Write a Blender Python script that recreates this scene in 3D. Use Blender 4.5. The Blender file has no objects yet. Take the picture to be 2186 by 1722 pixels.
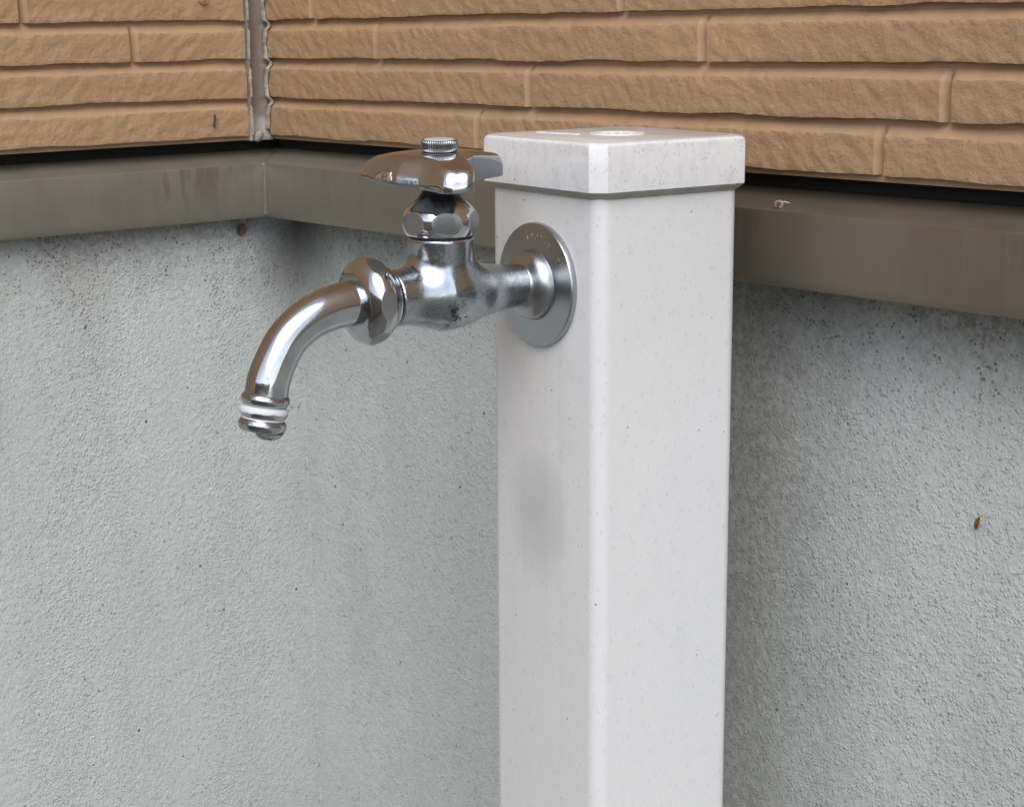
import bpy, bmesh, math, random
import numpy as np
from mathutils import Vector, Matrix, noise

scn = bpy.context.scene
COL = scn.collection
random.seed(7)
R = math.radians
CAM_Z = 0.93

# ------------------------------------------------------------------ camera
cam_d = bpy.data.cameras.new('camera')
cam = bpy.data.objects.new('camera', cam_d)
COL.objects.link(cam)
right = Vector((0.62245611, 0.78249173, -0.01597152))
up = Vector((-0.15027404, 0.13951729, 0.97875055))
fwd = Vector((-0.76809251, 0.60682915, -0.20443158))
cm = Matrix((right, up, -fwd)).transposed().to_4x4()
cm.translation = Vector((0.93010689, -0.55009801, CAM_Z))
cam.matrix_world = cm
cam_d.sensor_width = 36.0
cam_d.lens = 3836.863 / 2186.0 * 36.0
cam_d.clip_start = 0.02
cam_d.clip_end = 2000
cam_d.dof.use_dof = True
cam_d.dof.focus_distance = 0.70
cam_d.dof.aperture_fstop = 60
scn.camera = cam

# ------------------------------------------------------------------ sky, sun, exposure
SUN_EL, SUN_DIR = R(48), Vector((0.77, -0.64, 0))       # soft overcast light from the open side
world = bpy.data.worlds.new('World')
scn.world = world
world.use_nodes = True
wn, wl = world.node_tree.nodes, world.node_tree.links
wn.clear()
sky = wn.new('ShaderNodeTexSky')
sky.sky_type = 'NISHITA'
sky.sun_disc = False
sky.sun_elevation = SUN_EL
sky.sun_rotation = math.atan2(SUN_DIR.x, SUN_DIR.y)
sky.air_density = 1.0
sky.dust_density = 1.5
sky.ozone_density = 1.0
hsv = wn.new('ShaderNodeHueSaturation')                  # thin cloud: the blue is washed out
hsv.inputs['Saturation'].default_value = 0.62
bg = wn.new('ShaderNodeBackground')
bg.inputs['Strength'].default_value = 0.12
wo = wn.new('ShaderNodeOutputWorld')
wl.new(sky.outputs[0], hsv.inputs['Color'])
wl.new(hsv.outputs[0], bg.inputs['Color'])
wl.new(bg.outputs[0], wo.inputs['Surface'])

sun_d = bpy.data.lights.new('sun', 'SUN')
sun_d.energy = 0.85
sun_d.angle = R(55)
sun_d.color = (1.0, 0.985, 0.965)
sun = bpy.data.objects.new('sun', sun_d)
COL.objects.link(sun)
h = SUN_DIR.normalized() * math.cos(SUN_EL)
sun.rotation_euler = Vector((h.x, h.y, math.sin(SUN_EL))).to_track_quat('Z', 'Y').to_euler()

vs = scn.view_settings
vs.view_transform = 'Standard'
vs.look = 'None'
vs.gamma = 1.0
vs.use_curve_mapping = False
vs.exposure = 1.06
scn.cycles.max_bounces = 8
scn.cycles.diffuse_bounces = 5
scn.cycles.glossy_bounces = 5
scn.cycles.use_denoising = True

# ------------------------------------------------------------------ helpers
def srgb(r, g, b):
    f = lambda c: (c / 12.92 if c <= 0.04045 else ((c + 0.055) / 1.055) ** 2.4)
    return (f(r / 255), f(g / 255), f(b / 255), 1)

def obj(name, mesh, mat=None, parent=None, smooth=False, mw=None):
    me = mesh
    if isinstance(mesh, bmesh.types.BMesh):
        me = bpy.data.meshes.new(name)
        mesh.to_mesh(me)
        mesh.free()
    o = bpy.data.objects.new(name, me)
    COL.objects.link(o)
    if mat:
        for m in (mat if isinstance(mat, (list, tuple)) else [mat]):
            me.materials.append(m)
    if smooth:
        me.shade_smooth()
    if parent:
        o.parent = parent
    if mw is not None:
        o.matrix_basis = mw
    return o

def pymesh(name, v, f):
    me = bpy.data.meshes.new(name)
    me.from_pydata([tuple(p) for p in v], [], [tuple(q) for q in f])
    me.update()
    return me

def tag(o, label=None, cat=None, kind=None, group=None):
    if label: o['label'] = label
    if cat: o['category'] = cat
    if kind: o['kind'] = kind
    if group: o['group'] = group
    return o

def empty(name, mw=None):
    o = bpy.data.objects.new(name, None)
    o.empty_display_size = 0.02
    COL.objects.link(o)
    if mw is not None:
        o.matrix_world = mw
    return o

def frame(origin, x, y, z):
    m = Matrix((x, y, z)).transposed().to_4x4()
    m.translation = origin
    return m

def revolve(name, prof, seg=96, cap0=False, cap1=False, axis='Z'):
    """prof: list of (radius, height)."""
    v, f = [], []
    n = len(prof)
    for i in range(seg):
        a = 2 * math.pi * i / seg
        for r, hh in prof:
            if axis == 'Z':
                v.append((r * math.cos(a), r * math.sin(a), hh))
            else:
                v.append((r * math.sin(a), hh, r * math.cos(a)))
    for i in range(seg):
        j = (i + 1) % seg
        for k in range(n - 1):
            f.append((i * n + k, j * n + k, j * n + k + 1, i * n + k + 1))
    if cap0: f.append(tuple(i * n for i in reversed(range(seg))))
    if cap1: f.append(tuple(i * n + n - 1 for i in range(seg)))
    return pymesh(name, v, f)

def recalc(me):
    bm = bmesh.new(); bm.from_mesh(me)
    bmesh.ops.recalc_face_normals(bm, faces=bm.faces)
    bm.to_mesh(me); bm.free()
    return me

def catmull(pts, n):
    out = []
    P = [2 * Vector(pts[0]) - Vector(pts[1])] + [Vector(p) for p in pts] + [2 * Vector(pts[-1]) - Vector(pts[-2])]
    for i in range(1, len(P) - 2):
        for k in range(n):
            t = k / n
            a, b, c, d = P[i - 1], P[i], P[i + 1], P[i + 2]
            out.append(0.5 * ((2 * b) + (c - a) * t + (2 * a - 5 * b + 4 * c - d) * t * t + (3 * b - 3 * c + d - a) * t ** 3))
    out.append(P[-2].copy())
    return out

# ------------------------------------------------------------------ materials
class Mat:
    def __init__(self, name):
        self.m = bpy.data.materials.new(name)
        self.m.use_nodes = True
        self.n, self.l = self.m.node_tree.nodes, self.m.node_tree.links
        self.b = self.n['Principled BSDF']
        self.tc = self.n.new('ShaderNodeTexCoord')
    def link(self, a, b): self.l.new(a, b)
    def mapping(self, scale=(1, 1, 1), rot=(0, 0, 0), loc=(0, 0, 0)):
        m = self.n.new('ShaderNodeMapping')
        m.inputs['Scale'].default_value = scale
        m.inputs['Rotation'].default_value = rot
        m.inputs['Location'].default_value = loc
        self.link(self.tc.outputs['Object'], m.inputs['Vector'])
        return m.outputs[0]
    def noise(self, scale, detail=4, rough=0.55, vec=None, dist=0.0):
        t = self.n.new('ShaderNodeTexNoise')
        t.inputs['Scale'].default_value = scale
        t.inputs['Detail'].default_value = detail
        t.inputs['Roughness'].default_value = rough
        t.inputs['Distortion'].default_value = dist
        self.link(vec if vec is not None else self.tc.outputs['Object'], t.inputs['Vector'])
        return t.outputs['Fac']
    def voronoi(self, scale, vec=None, feature='F1', rand=1.0):
        t = self.n.new('ShaderNodeTexVoronoi')
        t.feature = feature
        t.inputs['Scale'].default_value = scale
        t.inputs['Randomness'].default_value = rand
        self.link(vec if vec is not None else self.tc.outputs['Object'], t.inputs['Vector'])
        return t.outputs['Distance'], t.outputs['Color']
    def ramp(self, fac, stops):
        r = self.n.new('ShaderNodeValToRGB')
        e = r.color_ramp.elements
        while len(e) < len(stops): e.new(0.5)
        for el, (p, c) in zip(e, stops):
            el.position = p
            el.color = c if isinstance(c, (tuple, list)) else (c, c, c, 1)
        self.link(fac, r.inputs['Fac'])
        return r.outputs['Color']
    def mix(self, fac, a, b, mode='MIX'):
        x = self.n.new('ShaderNodeMix')
        x.data_type = 'RGBA'
        x.blend_type = mode
        for sock, val in ((x.inputs[0], fac), (x.inputs[6], a), (x.inputs[7], b)):
            if isinstance(val, (int, float)): sock.default_value = val
            elif isinstance(val, (tuple, list)): sock.default_value = val
            else: self.link(val, sock)
        return x.outputs[2]
    def math(self, op, a, b=0.0, c=None):
        x = self.n.new('ShaderNodeMath')
        x.operation = op
        for i, val in enumerate((a, b, c)):
            if val is None: continue
            if isinstance(val, (int, float)): x.inputs[i].default_value = val
            else: self.link(val, x.inputs[i])
        return x.outputs[0]
    def sep(self, vec=None):
        s = self.n.new('ShaderNodeSeparateXYZ')
        self.link(vec if vec is not None else self.tc.outputs['Object'], s.inputs[0])
        return s.outputs
    def maprange(self, v, a, b, c=0.0, d=1.0):
        x = self.n.new('ShaderNodeMapRange')
        x.inputs[1].default_value, x.inputs[2].default_value = a, b
        x.inputs[3].default_value, x.inputs[4].default_value = c, d
        self.link(v, x.inputs[0])
        return x.outputs[0]
    def bump(self, height, strength, dist, prev=None):
        x = self.n.new('ShaderNodeBump')
        x.inputs['Strength'].default_value = strength
        x.inputs['Distance'].default_value = dist
        self.link(height, x.inputs['Height'])
        if prev is not None: self.link(prev, x.inputs['Normal'])
        return x.outputs[0]
    def bevel(self, radius):
        x = self.n.new('ShaderNodeBevel')
        x.samples = 4
        x.inputs['Radius'].default_value = radius
        return x.outputs[0]
    def set(self, **k):
        names = dict(color='Base Color', rough='Roughness', metal='Metallic', normal='Normal', spec='Specular IOR Level',
                     coat='Coat Weight', trans='Transmission Weight', ior='IOR')
        for key, val in k.items():
            s = self.b.inputs[names[key]]
            if isinstance(val, (int, float, tuple, list)): s.default_value = val
            else: self.link(val, s)
        return self

def mat_siding():
    M = Mat('painted_siding')
    base = M.mix(M.ramp(M.noise(9, 3), [(0.3, 0.0), (0.7, 1.0)]), (0.362, 0.228, 0.125, 1), (0.402, 0.258, 0.145, 1))
    dust = M.ramp(M.noise(60, 5, 0.65), [(0.42, 0.0), (0.72, 1.0)])
    base = M.mix(M.math('MULTIPLY', dust, 0.16), base, (0.50, 0.37, 0.26, 1))
    oi = M.n.new('ShaderNodeObjectInfo')
    base = M.mix(M.math('MULTIPLY', oi.outputs['Random'], 0.16), base, (0.30, 0.185, 0.10, 1))
    spk = M.voronoi(120)[0]
    pits = M.ramp(spk, [(0.0, 1.0), (0.035, 1.0), (0.06, 0.0)])
    base = M.mix(M.math('MULTIPLY', pits, M.ramp(M.noise(30, 2), [(0.56, 0.0), (0.62, 0.7)])), base, (0.10, 0.075, 0.055, 1))
    n1 = M.noise(520, 5, 0.62)
    n2 = M.noise(150, 4, 0.6, M.mapping((1, 1, 0.55), (0, R(35), R(35))))
    hgt = M.math('ADD', M.math('MULTIPLY', n1, 0.8), M.math('MULTIPLY', n2, 0.6))
    M.set(color=base, rough=0.62, spec=0.35, normal=M.bump(hgt, 0.75, 0.0009))
    return M.m

def mat_groove():
    M = Mat('painted_groove')
    base = M.mix(M.noise(14, 3), (0.370, 0.238, 0.136, 1), (0.404, 0.264, 0.154, 1))
    dirt = M.ramp(M.noise(55, 5, 0.7), [(0.5, 0.0), (0.75, 1.0)])
    base = M.mix(M.math('MULTIPLY', dirt, 0.4), base, (0.23, 0.15, 0.095, 1))
    M.set(color=base, rough=0.6, spec=0.35, normal=M.bump(M.noise(500, 4), 0.25, 0.0004))
    return M.m

def mat_foundation():
    M = Mat('rendered_concrete')
    big = M.noise(7, 4, 0.55)
    base = M.mix(M.ramp(big, [(0.3, 0.0), (0.7, 1.0)]), (0.505, 0.535, 0.512, 1), (0.565, 0.588, 0.565, 1))
    mid = M.ramp(M.noise(130, 4, 0.6), [(0.35, 0.0), (0.7, 1.0)])
    base = M.mix(M.math('MULTIPLY', mid, 0.14), base, (0.30, 0.31, 0.30, 1))
    z = M.sep()[2]
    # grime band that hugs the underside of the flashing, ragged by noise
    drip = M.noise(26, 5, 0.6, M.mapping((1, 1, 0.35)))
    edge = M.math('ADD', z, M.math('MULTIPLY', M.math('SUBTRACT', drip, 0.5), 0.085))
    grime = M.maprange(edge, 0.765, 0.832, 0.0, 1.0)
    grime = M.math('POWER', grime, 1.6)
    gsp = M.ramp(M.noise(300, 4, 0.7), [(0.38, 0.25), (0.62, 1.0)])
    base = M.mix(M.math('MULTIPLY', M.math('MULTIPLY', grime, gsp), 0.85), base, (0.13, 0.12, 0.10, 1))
    # pits: small dark holes everywhere, crowded under the flashing
    d1, _ = M.voronoi(300)
    sel = M.ramp(M.noise(85, 2), [(0.585, 0.0), (0.62, 1.0)])
    p1 = M.math('MULTIPLY', M.ramp(d1, [(0.0, 1.0), (0.16, 1.0), (0.27, 0.0)]), sel)
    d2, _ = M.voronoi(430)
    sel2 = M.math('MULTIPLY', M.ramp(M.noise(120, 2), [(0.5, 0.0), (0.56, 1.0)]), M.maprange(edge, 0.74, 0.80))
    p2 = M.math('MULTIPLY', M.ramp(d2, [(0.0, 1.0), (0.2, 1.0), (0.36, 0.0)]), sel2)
    pits = M.math('MAXIMUM', M.math('MULTIPLY', p1, 0.55), M.math('MULTIPLY', p2, 0.8))
    base = M.mix(pits, base, (0.07, 0.065, 0.055, 1))
    d3, _ = M.voronoi(70)
    sel3 = M.ramp(M.noise(40, 2), [(0.52, 0.0), (0.55, 1.0)])
    p3 = M.math('MULTIPLY', M.ramp(d3, [(0.0, 1.0), (0.05, 1.0), (0.075, 0.0)]), sel3)
    base = M.mix(M.math('MULTIPLY', p3, 0.9), base, (0.03, 0.028, 0.026, 1))
    rust = M.math('MULTIPLY', M.ramp(M.voronoi(95)[0], [(0.0, 1.0), (0.06, 0.0)]), M.ramp(M.noise(33, 2), [(0.6, 0.0), (0.66, 0.6)]))
    base = M.mix(rust, base, (0.26, 0.13, 0.06, 1))
    def grains(scale, r):
        d, c = M.voronoi(scale)
        k = M.ramp(d, [(0.0, 1.0), (r * 0.5, 0.8), (r, 0.0)])
        return M.math('MULTIPLY', k, M.math('POWER', M.sep(c)[0], 1.5))
    g1 = M.noise(300, 3, 0.6)
    hgt = M.math('ADD', M.math('MULTIPLY', g1, 0.9), M.math('ADD', M.math('MULTIPLY', grains(560, 0.5), 0.55), M.math('MULTIPLY', grains(1050, 0.5), 0.32)))
    nb = M.bump(hgt, 1.0, 0.00095)
    mott = M.ramp(M.noise(420, 4, 0.7), [(0.54, 0.0), (0.70, 1.0)])
    base = M.mix(M.math('MULTIPLY', mott, 0.24), base, (0.22, 0.215, 0.20, 1))
    wash = M.ramp(M.noise(24, 5, 0.65, M.mapping((1, 1, 0.22))), [(0.48, 0.0), (0.70, 1.0)])
    base = M.mix(M.math('MULTIPLY', wash, 0.16), base, (0.26, 0.25, 0.225, 1))
    # post's soft shade painted into the colour behind it, broken by grime
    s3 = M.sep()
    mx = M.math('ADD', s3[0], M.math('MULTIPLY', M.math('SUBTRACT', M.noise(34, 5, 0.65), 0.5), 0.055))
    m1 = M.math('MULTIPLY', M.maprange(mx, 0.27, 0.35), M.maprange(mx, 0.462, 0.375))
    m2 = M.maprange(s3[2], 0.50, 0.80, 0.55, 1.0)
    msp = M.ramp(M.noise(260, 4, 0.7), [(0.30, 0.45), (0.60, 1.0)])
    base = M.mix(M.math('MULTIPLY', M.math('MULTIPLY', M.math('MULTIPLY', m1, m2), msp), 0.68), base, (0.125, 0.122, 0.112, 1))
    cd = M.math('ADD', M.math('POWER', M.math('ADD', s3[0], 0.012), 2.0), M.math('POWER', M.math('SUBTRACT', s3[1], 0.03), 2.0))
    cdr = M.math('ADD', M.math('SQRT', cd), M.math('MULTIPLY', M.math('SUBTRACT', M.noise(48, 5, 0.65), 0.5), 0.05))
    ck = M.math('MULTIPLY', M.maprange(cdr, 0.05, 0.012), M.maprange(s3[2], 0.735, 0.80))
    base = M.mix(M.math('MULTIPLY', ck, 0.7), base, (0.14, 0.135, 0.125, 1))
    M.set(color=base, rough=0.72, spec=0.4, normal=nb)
    return M.m

def mat_flashing():
    M = Mat('drip_flashing_metal')
    s = M.sep()
    big = M.noise(10, 3, 0.5)
    base = M.mix(big, (0.232, 0.214, 0.170, 1), (0.275, 0.257, 0.208, 1))
    st = M.noise(55, 4, 0.6, M.mapping((1, 1, 0.16)))
    streak = M.ramp(st, [(0.50, 0.0), (0.55, 1.0)])
    zone = M.ramp(M.noise(11, 2, 0.5, M.mapping((1, 1, 0.1), loc=(0.3, 0.1, 0))), [(0.50, 0.0), (0.58, 1.0)])
    fade = M.maprange(M.math('ADD', s[2], M.math('MULTIPLY', M.noise(60, 2, 0.5, M.mapping((1, 1, 0.0))), 0.03)), 0.838, 0.858)
    geo = M.n.new('ShaderNodeNewGeometry')
    upr = M.maprange(M.math('ABSOLUTE', M.sep(geo.outputs['Normal'])[2]), 0.5, 0.2)
    mask = M.math('MULTIPLY', M.math('MULTIPLY', M.math('MULTIPLY', streak, zone), fade), upr)
    base = M.mix(M.math('MULTIPLY', mask, 0.42), base, (0.14, 0.098, 0.062, 1))
    fine = M.noise(160, 4, 0.6, M.mapping((1, 1, 0.2)))
    base = M.mix(M.math('MULTIPLY', M.ramp(fine, [(0.4, 0.0), (0.75, 1.0)]), 0.2), base, (0.14, 0.115, 0.085, 1))
    right_brown = M.math('MULTIPLY', M.maprange(s[0], 0.03, 0.40), M.maprange(M.noise(12, 4, 0.6), 0.2, 0.7, 0.45, 0.8))  # base turns browner along the right-hand run
    base = M.mix(right_brown, base, (0.135, 0.103, 0.072, 1))
    rg = M.maprange(M.noise(40, 3), 0.3, 0.7, 0.36, 0.5)
    M.set(color=base, rough=rg, metal=0.55, normal=M.bump(M.noise(25, 2), 0.12, 0.002))
    return M.m

def mat_post(name, dense):
    M = Mat(name)
    mp = M.mapping((1, 1, 0.7))
    base = M.mix(M.noise(14, 3), (0.685, 0.683, 0.675, 1), (0.735, 0.733, 0.725, 1))
    cloud = M.ramp(M.noise(170, 4, 0.7, mp), [(0.45, 0.0), (0.8, 1.0)])
    base = M.mix(M.math('MULTIPLY', cloud, 0.5 if dense else 0.14), base, (0.45, 0.475, 0.53, 1))
    v = M.voronoi(640 if dense else 420, mp)
    fl = M.math('MULTIPLY', M.ramp(v[0], [(0.0, 1.0), (0.16, 1.0), (0.34, 0.0)]), M.ramp(M.noise(190, 2), [(0.44, 0.0), (0.58, 1.0)]))
    base = M.mix(M.math('MULTIPLY', fl, 0.42 if dense else 0.2), base, (0.25, 0.29, 0.37, 1))
    v2 = M.voronoi(110)
    bl = M.math('MULTIPLY', M.ramp(v2[0], [(0.0, 1.0), (0.035, 1.0), (0.06, 0.0)]), M.ramp(M.noise(50, 2), [(0.52, 0.0), (0.56, 1.0)]))
    base = M.mix(M.math('MULTIPLY', bl, 0.8), base, (0.05, 0.045, 0.04, 1))
    v3 = M.voronoi(75, M.mapping((1, 1, 1.6), loc=(3, 1, 2)))
    br = M.math('MULTIPLY', M.ramp(v3[0], [(0.0, 1.0), (0.03, 1.0), (0.05, 0.0)]), M.ramp(M.noise(23, 2), [(0.57, 0.0), (0.6, 0.7)]))
    base = M.mix(br, base, (0.20, 0.14, 0.07, 1))
    if not dense:
        # soft grey oval, ragged by noise, on the faucet face
        s = M.sep()
        dx = M.math('DIVIDE', M.math('ADD', s[0], 0.003), 0.020)
        dz = M.math('DIVIDE', M.math('SUBTRACT', s[2], 0.731), 0.029)
        rr = M.math('ADD', M.math('MULTIPLY', dx, dx), M.math('MULTIPLY', dz, dz))
        rr = M.math('ADD', rr, M.math('MULTIPLY', M.math('SUBTRACT', M.noise(75, 5, 0.65), 0.5), 0.7))
        sm = M.maprange(rr, 1.15, 0.0, 0.0, 1.0)
        side = M.maprange(s[1], -0.03, -0.034)
        base = M.mix(M.math('MULTIPLY', M.math('MULTIPLY', sm, side), 0.45), base, (0.34, 0.36, 0.37, 1))
        st = M.ramp(M.noise(70, 3, 0.6, M.mapping((1, 1, 0.04))), [(0.55, 0.0), (0.8, 1.0)])
        base = M.mix(M.math('MULTIPLY', st, 0.10), base, (0.55, 0.51, 0.46, 1))
        run = M.math('MULTIPLY', M.ramp(M.noise(150, 3, 0.6, M.mapping((1, 1, 0.03))), [(0.52, 0.0), (0.66, 1.0)]), M.maprange(s[2], 0.815, 0.795))
        run = M.math('MULTIPLY', M.math('MULTIPLY', run, M.maprange(s[2], 0.62, 0.76)), M.math('MULTIPLY', side, M.maprange(M.math('ABSOLUTE', M.math('ADD', s[0], 0.003)), 0.026, 0.012)))
        base = M.mix(M.math('MULTIPLY', run, 0.16), base, (0.48, 0.45, 0.40, 1))
        sc = M.math('MULTIPLY', M.ramp(M.voronoi(28, M.mapping((3.2, 3.2, 0.5), (0, R(20), R(12))))[0], [(0.0, 1.0), (0.02, 1.0), (0.035, 0.0)]), M.ramp(M.noise(17, 2), [(0.55, 0.0), (0.6, 0.5)]))
        base = M.mix(sc, base, (0.36, 0.34, 0.31, 1))
    M.set(color=base, rough=M.maprange(M.noise(30, 3), 0.3, 0.7, 0.12, 0.2) if dense else M.maprange(M.noise(30, 3), 0.3, 0.7, 0.28, 0.4), spec=0.6 if dense else 0.5,
          normal=M.bump(M.noise(240, 2), 0.08, 0.0003))
    return M.m

def mat_plain(name, color, rough=0.5, metal=0.0, bump=0.0, bscale=300, var=0.15):
    M = Mat(name)
    c2 = tuple(c * (1 - var) for c in color[:3]) + (1,)
    M.set(color=M.mix(M.noise(bscale * 0.3, 4, 0.6), color, c2), rough=rough, metal=metal)
    if bump: M.set(normal=M.bump(M.noise(bscale, 4), bump, 0.0006))
    return M.m

def mat_chrome(name, col=(0.60, 0.61, 0.63, 1), rough=(0.05, 0.16), dull=0.0, bevel=0.0, patch=0.5, pscale=90, bump=0.06):
    """plated brass: bright where it is clean, greyer and rougher where it is worn."""
    M = Mat(name)
    w = M.ramp(M.noise(pscale, 5, 0.65), [(0.42, 0.0), (0.68, 1.0)])
    fine = M.ramp(M.noise(700, 3, 0.6), [(0.45, 0.0), (0.75, 1.0)])
    wear = M.math('MULTIPLY', w, patch)
    base = M.mix(wear, col, tuple(c * 0.62 for c in col[:3]) + (1,))
    base = M.mix(M.math('MULTIPLY', fine, 0.12 + 0.18 * dull), base, (0.33, 0.36, 0.38, 1))
    ws = M.math('MULTIPLY', M.ramp(M.voronoi(190)[0], [(0.0, 0.2), (0.20, 0.3), (0.24, 1.0), (0.30, 0.0)]), M.ramp(M.noise(80, 2), [(0.55, 0.0), (0.62, 0.5)]))
    base = M.mix(ws, base, (0.42, 0.43, 0.43, 1))
    spots = M.math('MULTIPLY', M.ramp(M.voronoi(420)[0], [(0.0, 1.0), (0.10, 1.0), (0.16, 0.0)]), M.ramp(M.noise(150, 2), [(0.6, 0.0), (0.64, 0.8)]))
    base = M.mix(spots, base, (0.06, 0.055, 0.05, 1))
    rg = M.math('ADD', M.maprange(w, 0.0, 1.0, rough[0], rough[1]), M.math('ADD', M.math('MULTIPLY', ws, 0.25), M.math('MULTIPLY', fine, 0.05 + 0.1 * dull)))
    nrm = M.bevel(bevel) if bevel else None
    M.set(color=base, metal=M.math('SUBTRACT', 1.0, M.math('MULTIPLY', spots, 0.7)), rough=rg,
          normal=M.bump(M.noise(260, 3), bump, 0.0005, nrm))
    return M.m

def corrode(m, c, r, col):
    M = Mat.__new__(Mat)
    M.m = m; M.n, M.l = m.node_tree.nodes, m.node_tree.links
    M.b = M.n['Principled BSDF']; M.tc = M.n.new('ShaderNodeTexCoord')
    s_ = M.sep()
    q = 0.0
    for i in range(3):
        d = M.math('DIVIDE', M.math('SUBTRACT', s_[i], c[i]), r[i])
        q = M.math('ADD', M.math('MULTIPLY', d, d), q)
    q = M.math('ADD', q, M.math('MULTIPLY', M.math('SUBTRACT', M.noise(330, 5, 0.7), 0.5), 4.2))
    k = M.math('MULTIPLY', M.maprange(q, 0.75, 0.35), 0.85)
    old = {n: M.b.inputs[n].links[0].from_socket for n in ('Base Color', 'Roughness')}
    M.l.new(M.mix(k, old['Base Color'], col), M.b.inputs['Base Color'])
    M.l.new(M.math('ADD', old['Roughness'], M.math('MULTIPLY', k, 0.2)), M.b.inputs['Roughness'])
    return m
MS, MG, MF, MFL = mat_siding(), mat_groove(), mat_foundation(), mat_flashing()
MPOST, MCAP = mat_post('speckled_resin', False), mat_post('speckled_resin_cap', True)
M_CHROME = mat_chrome('bright_chrome', (0.52, 0.53, 0.55, 1), rough=(0.07, 0.15))
M_BODY = mat_chrome('worn_chrome', (0.44, 0.47, 0.50, 1), (0.15, 0.27), dull=1.0, patch=0.75, pscale=70, bump=0.10)
corrode(M_BODY, (0.0085, -0.049, -0.003), (0.008, 0.0065, 0.0075), (0.045, 0.048, 0.052, 1))
M_NUT = mat_chrome('nut_chrome', (0.51, 0.52, 0.535, 1), rough=(0.07, 0.17), bevel=0.0003)
M_FLAT = mat_plain('ground_flat_metal', (0.40, 0.405, 0.41, 1), 0.38, 1.0, 0.15, 500)
M_MATTE = mat_plain('cast_metal', (0.36, 0.385, 0.41, 1), 0.45, 1.0, 0.3, 420)
M_FLANGE = mat_plain('brushed_flange', (0.44, 0.455, 0.47, 1), 0.29, 1.0, 0.03, 700, 0.10)
M_WHITE = mat_plain('limescale', (0.72, 0.75, 0.78, 1), 0.7, 0.0, 0.3, 500)
M_DARK = mat_plain('shadow_gap_black', (0.02, 0.02, 0.02, 1), 0.7)  # near-black that paints the shade in the tap's narrow gaps
M_BRASS = mat_plain('old_brass', (0.42, 0.33, 0.15, 1), 0.35, 1.0)

def mat_bonnet():
    M = Mat('weathered_bonnet')
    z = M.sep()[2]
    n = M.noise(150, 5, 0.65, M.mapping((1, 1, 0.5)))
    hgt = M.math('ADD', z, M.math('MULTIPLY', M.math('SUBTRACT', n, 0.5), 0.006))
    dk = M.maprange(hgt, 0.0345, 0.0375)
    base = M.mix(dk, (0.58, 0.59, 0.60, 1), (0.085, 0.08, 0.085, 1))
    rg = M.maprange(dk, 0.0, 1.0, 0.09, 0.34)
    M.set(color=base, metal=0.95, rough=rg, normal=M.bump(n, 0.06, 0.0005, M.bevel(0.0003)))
    return M.m
M_BONNET = mat_bonnet()

# ------------------------------------------------------------------ ground
Mg = Mat('yard_concrete')
Mg.set(color=Mg.mix(Mg.noise(3, 6, 0.65), (0.115, 0.112, 0.105, 1), (0.19, 0.185, 0.175, 1)), rough=0.85,
       normal=Mg.bump(Mg.noise(120, 4), 0.4, 0.003))
bm = bmesh.new()
bmesh.ops.create_grid(bm, x_segments=40, y_segments=40, size=600)
tag(obj('ground', bm, Mg.m), kind='structure')

# ------------------------------------------------------------------ unseen block wall, added to shade the right side and mirror in the chrome
Mb = Mat('added_wall_block')
Mb.set(color=Mb.mix(Mb.ramp(Mb.noise(5, 5, 0.65), [(0.35, 0.0), (0.7, 1.0)]), (0.46, 0.425, 0.375, 1), (0.33, 0.305, 0.27, 1)), rough=0.85,
       normal=Mb.bump(Mb.noise(90, 4), 0.4, 0.003))
v, f = [], []
def slab(x0, x1, y0, y1, z0, z1):
    o = len(v)
    v.extend([(x, y, z) for x in (x0, x1) for y in (y0, y1) for z in (z0, z1)])
    f.extend([(o, o+1, o+3, o+2), (o+4, o+6, o+7, o+5), (o, o+4, o+5, o+1), (o+2, o+3, o+7, o+6), (o+1, o+5, o+7, o+3), (o, o+2, o+6, o+4)])
BWY, BWH = -1.95, 1.2
slab(0.06, 5.0, BWY - 0.11, BWY - 0.008, 0.0, BWH)
for r_ in range(6):
    x0 = 0.06 + (0.2 if r_ % 2 else 0.0)
    while x0 < 5.0:
        slab(x0 + 0.005, min(x0 + 0.395, 5.0), BWY - 0.02, BWY, r_ * 0.2 + 0.005, r_ * 0.2 + 0.195)
        x0 += 0.4
slab(0.06, 5.0, BWY - 0.13, BWY + 0.015, BWH, BWH + 0.06)
tag(obj('added_shade_wall', pymesh('added_shade_wall', v, f), Mb.m), kind='structure')

# ------------------------------------------------------------------ wall frames (u along wall, v up, n outward)
Z0 = CAM_Z - 0.06284                                    # bottom of the siding boards
S = Vector((-0.0132, 0.01546, Z0))
BD = Vector((-0.0176, 0.99985, 0)).normalized()         # along the left wall, away from the camera
RX = Vector((1, 0, 0))
frR = frame(S, RX, Vector((0, 0, 1)), Vector((0, -1, 0)))          # x=u y=v z=n
nl = Vector((BD.y, -BD.x, 0))
frL = frame(S, -BD, Vector((0, 0, 1)), nl)

PITCH, DEPTH = 0.0223, 0.0037

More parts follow.
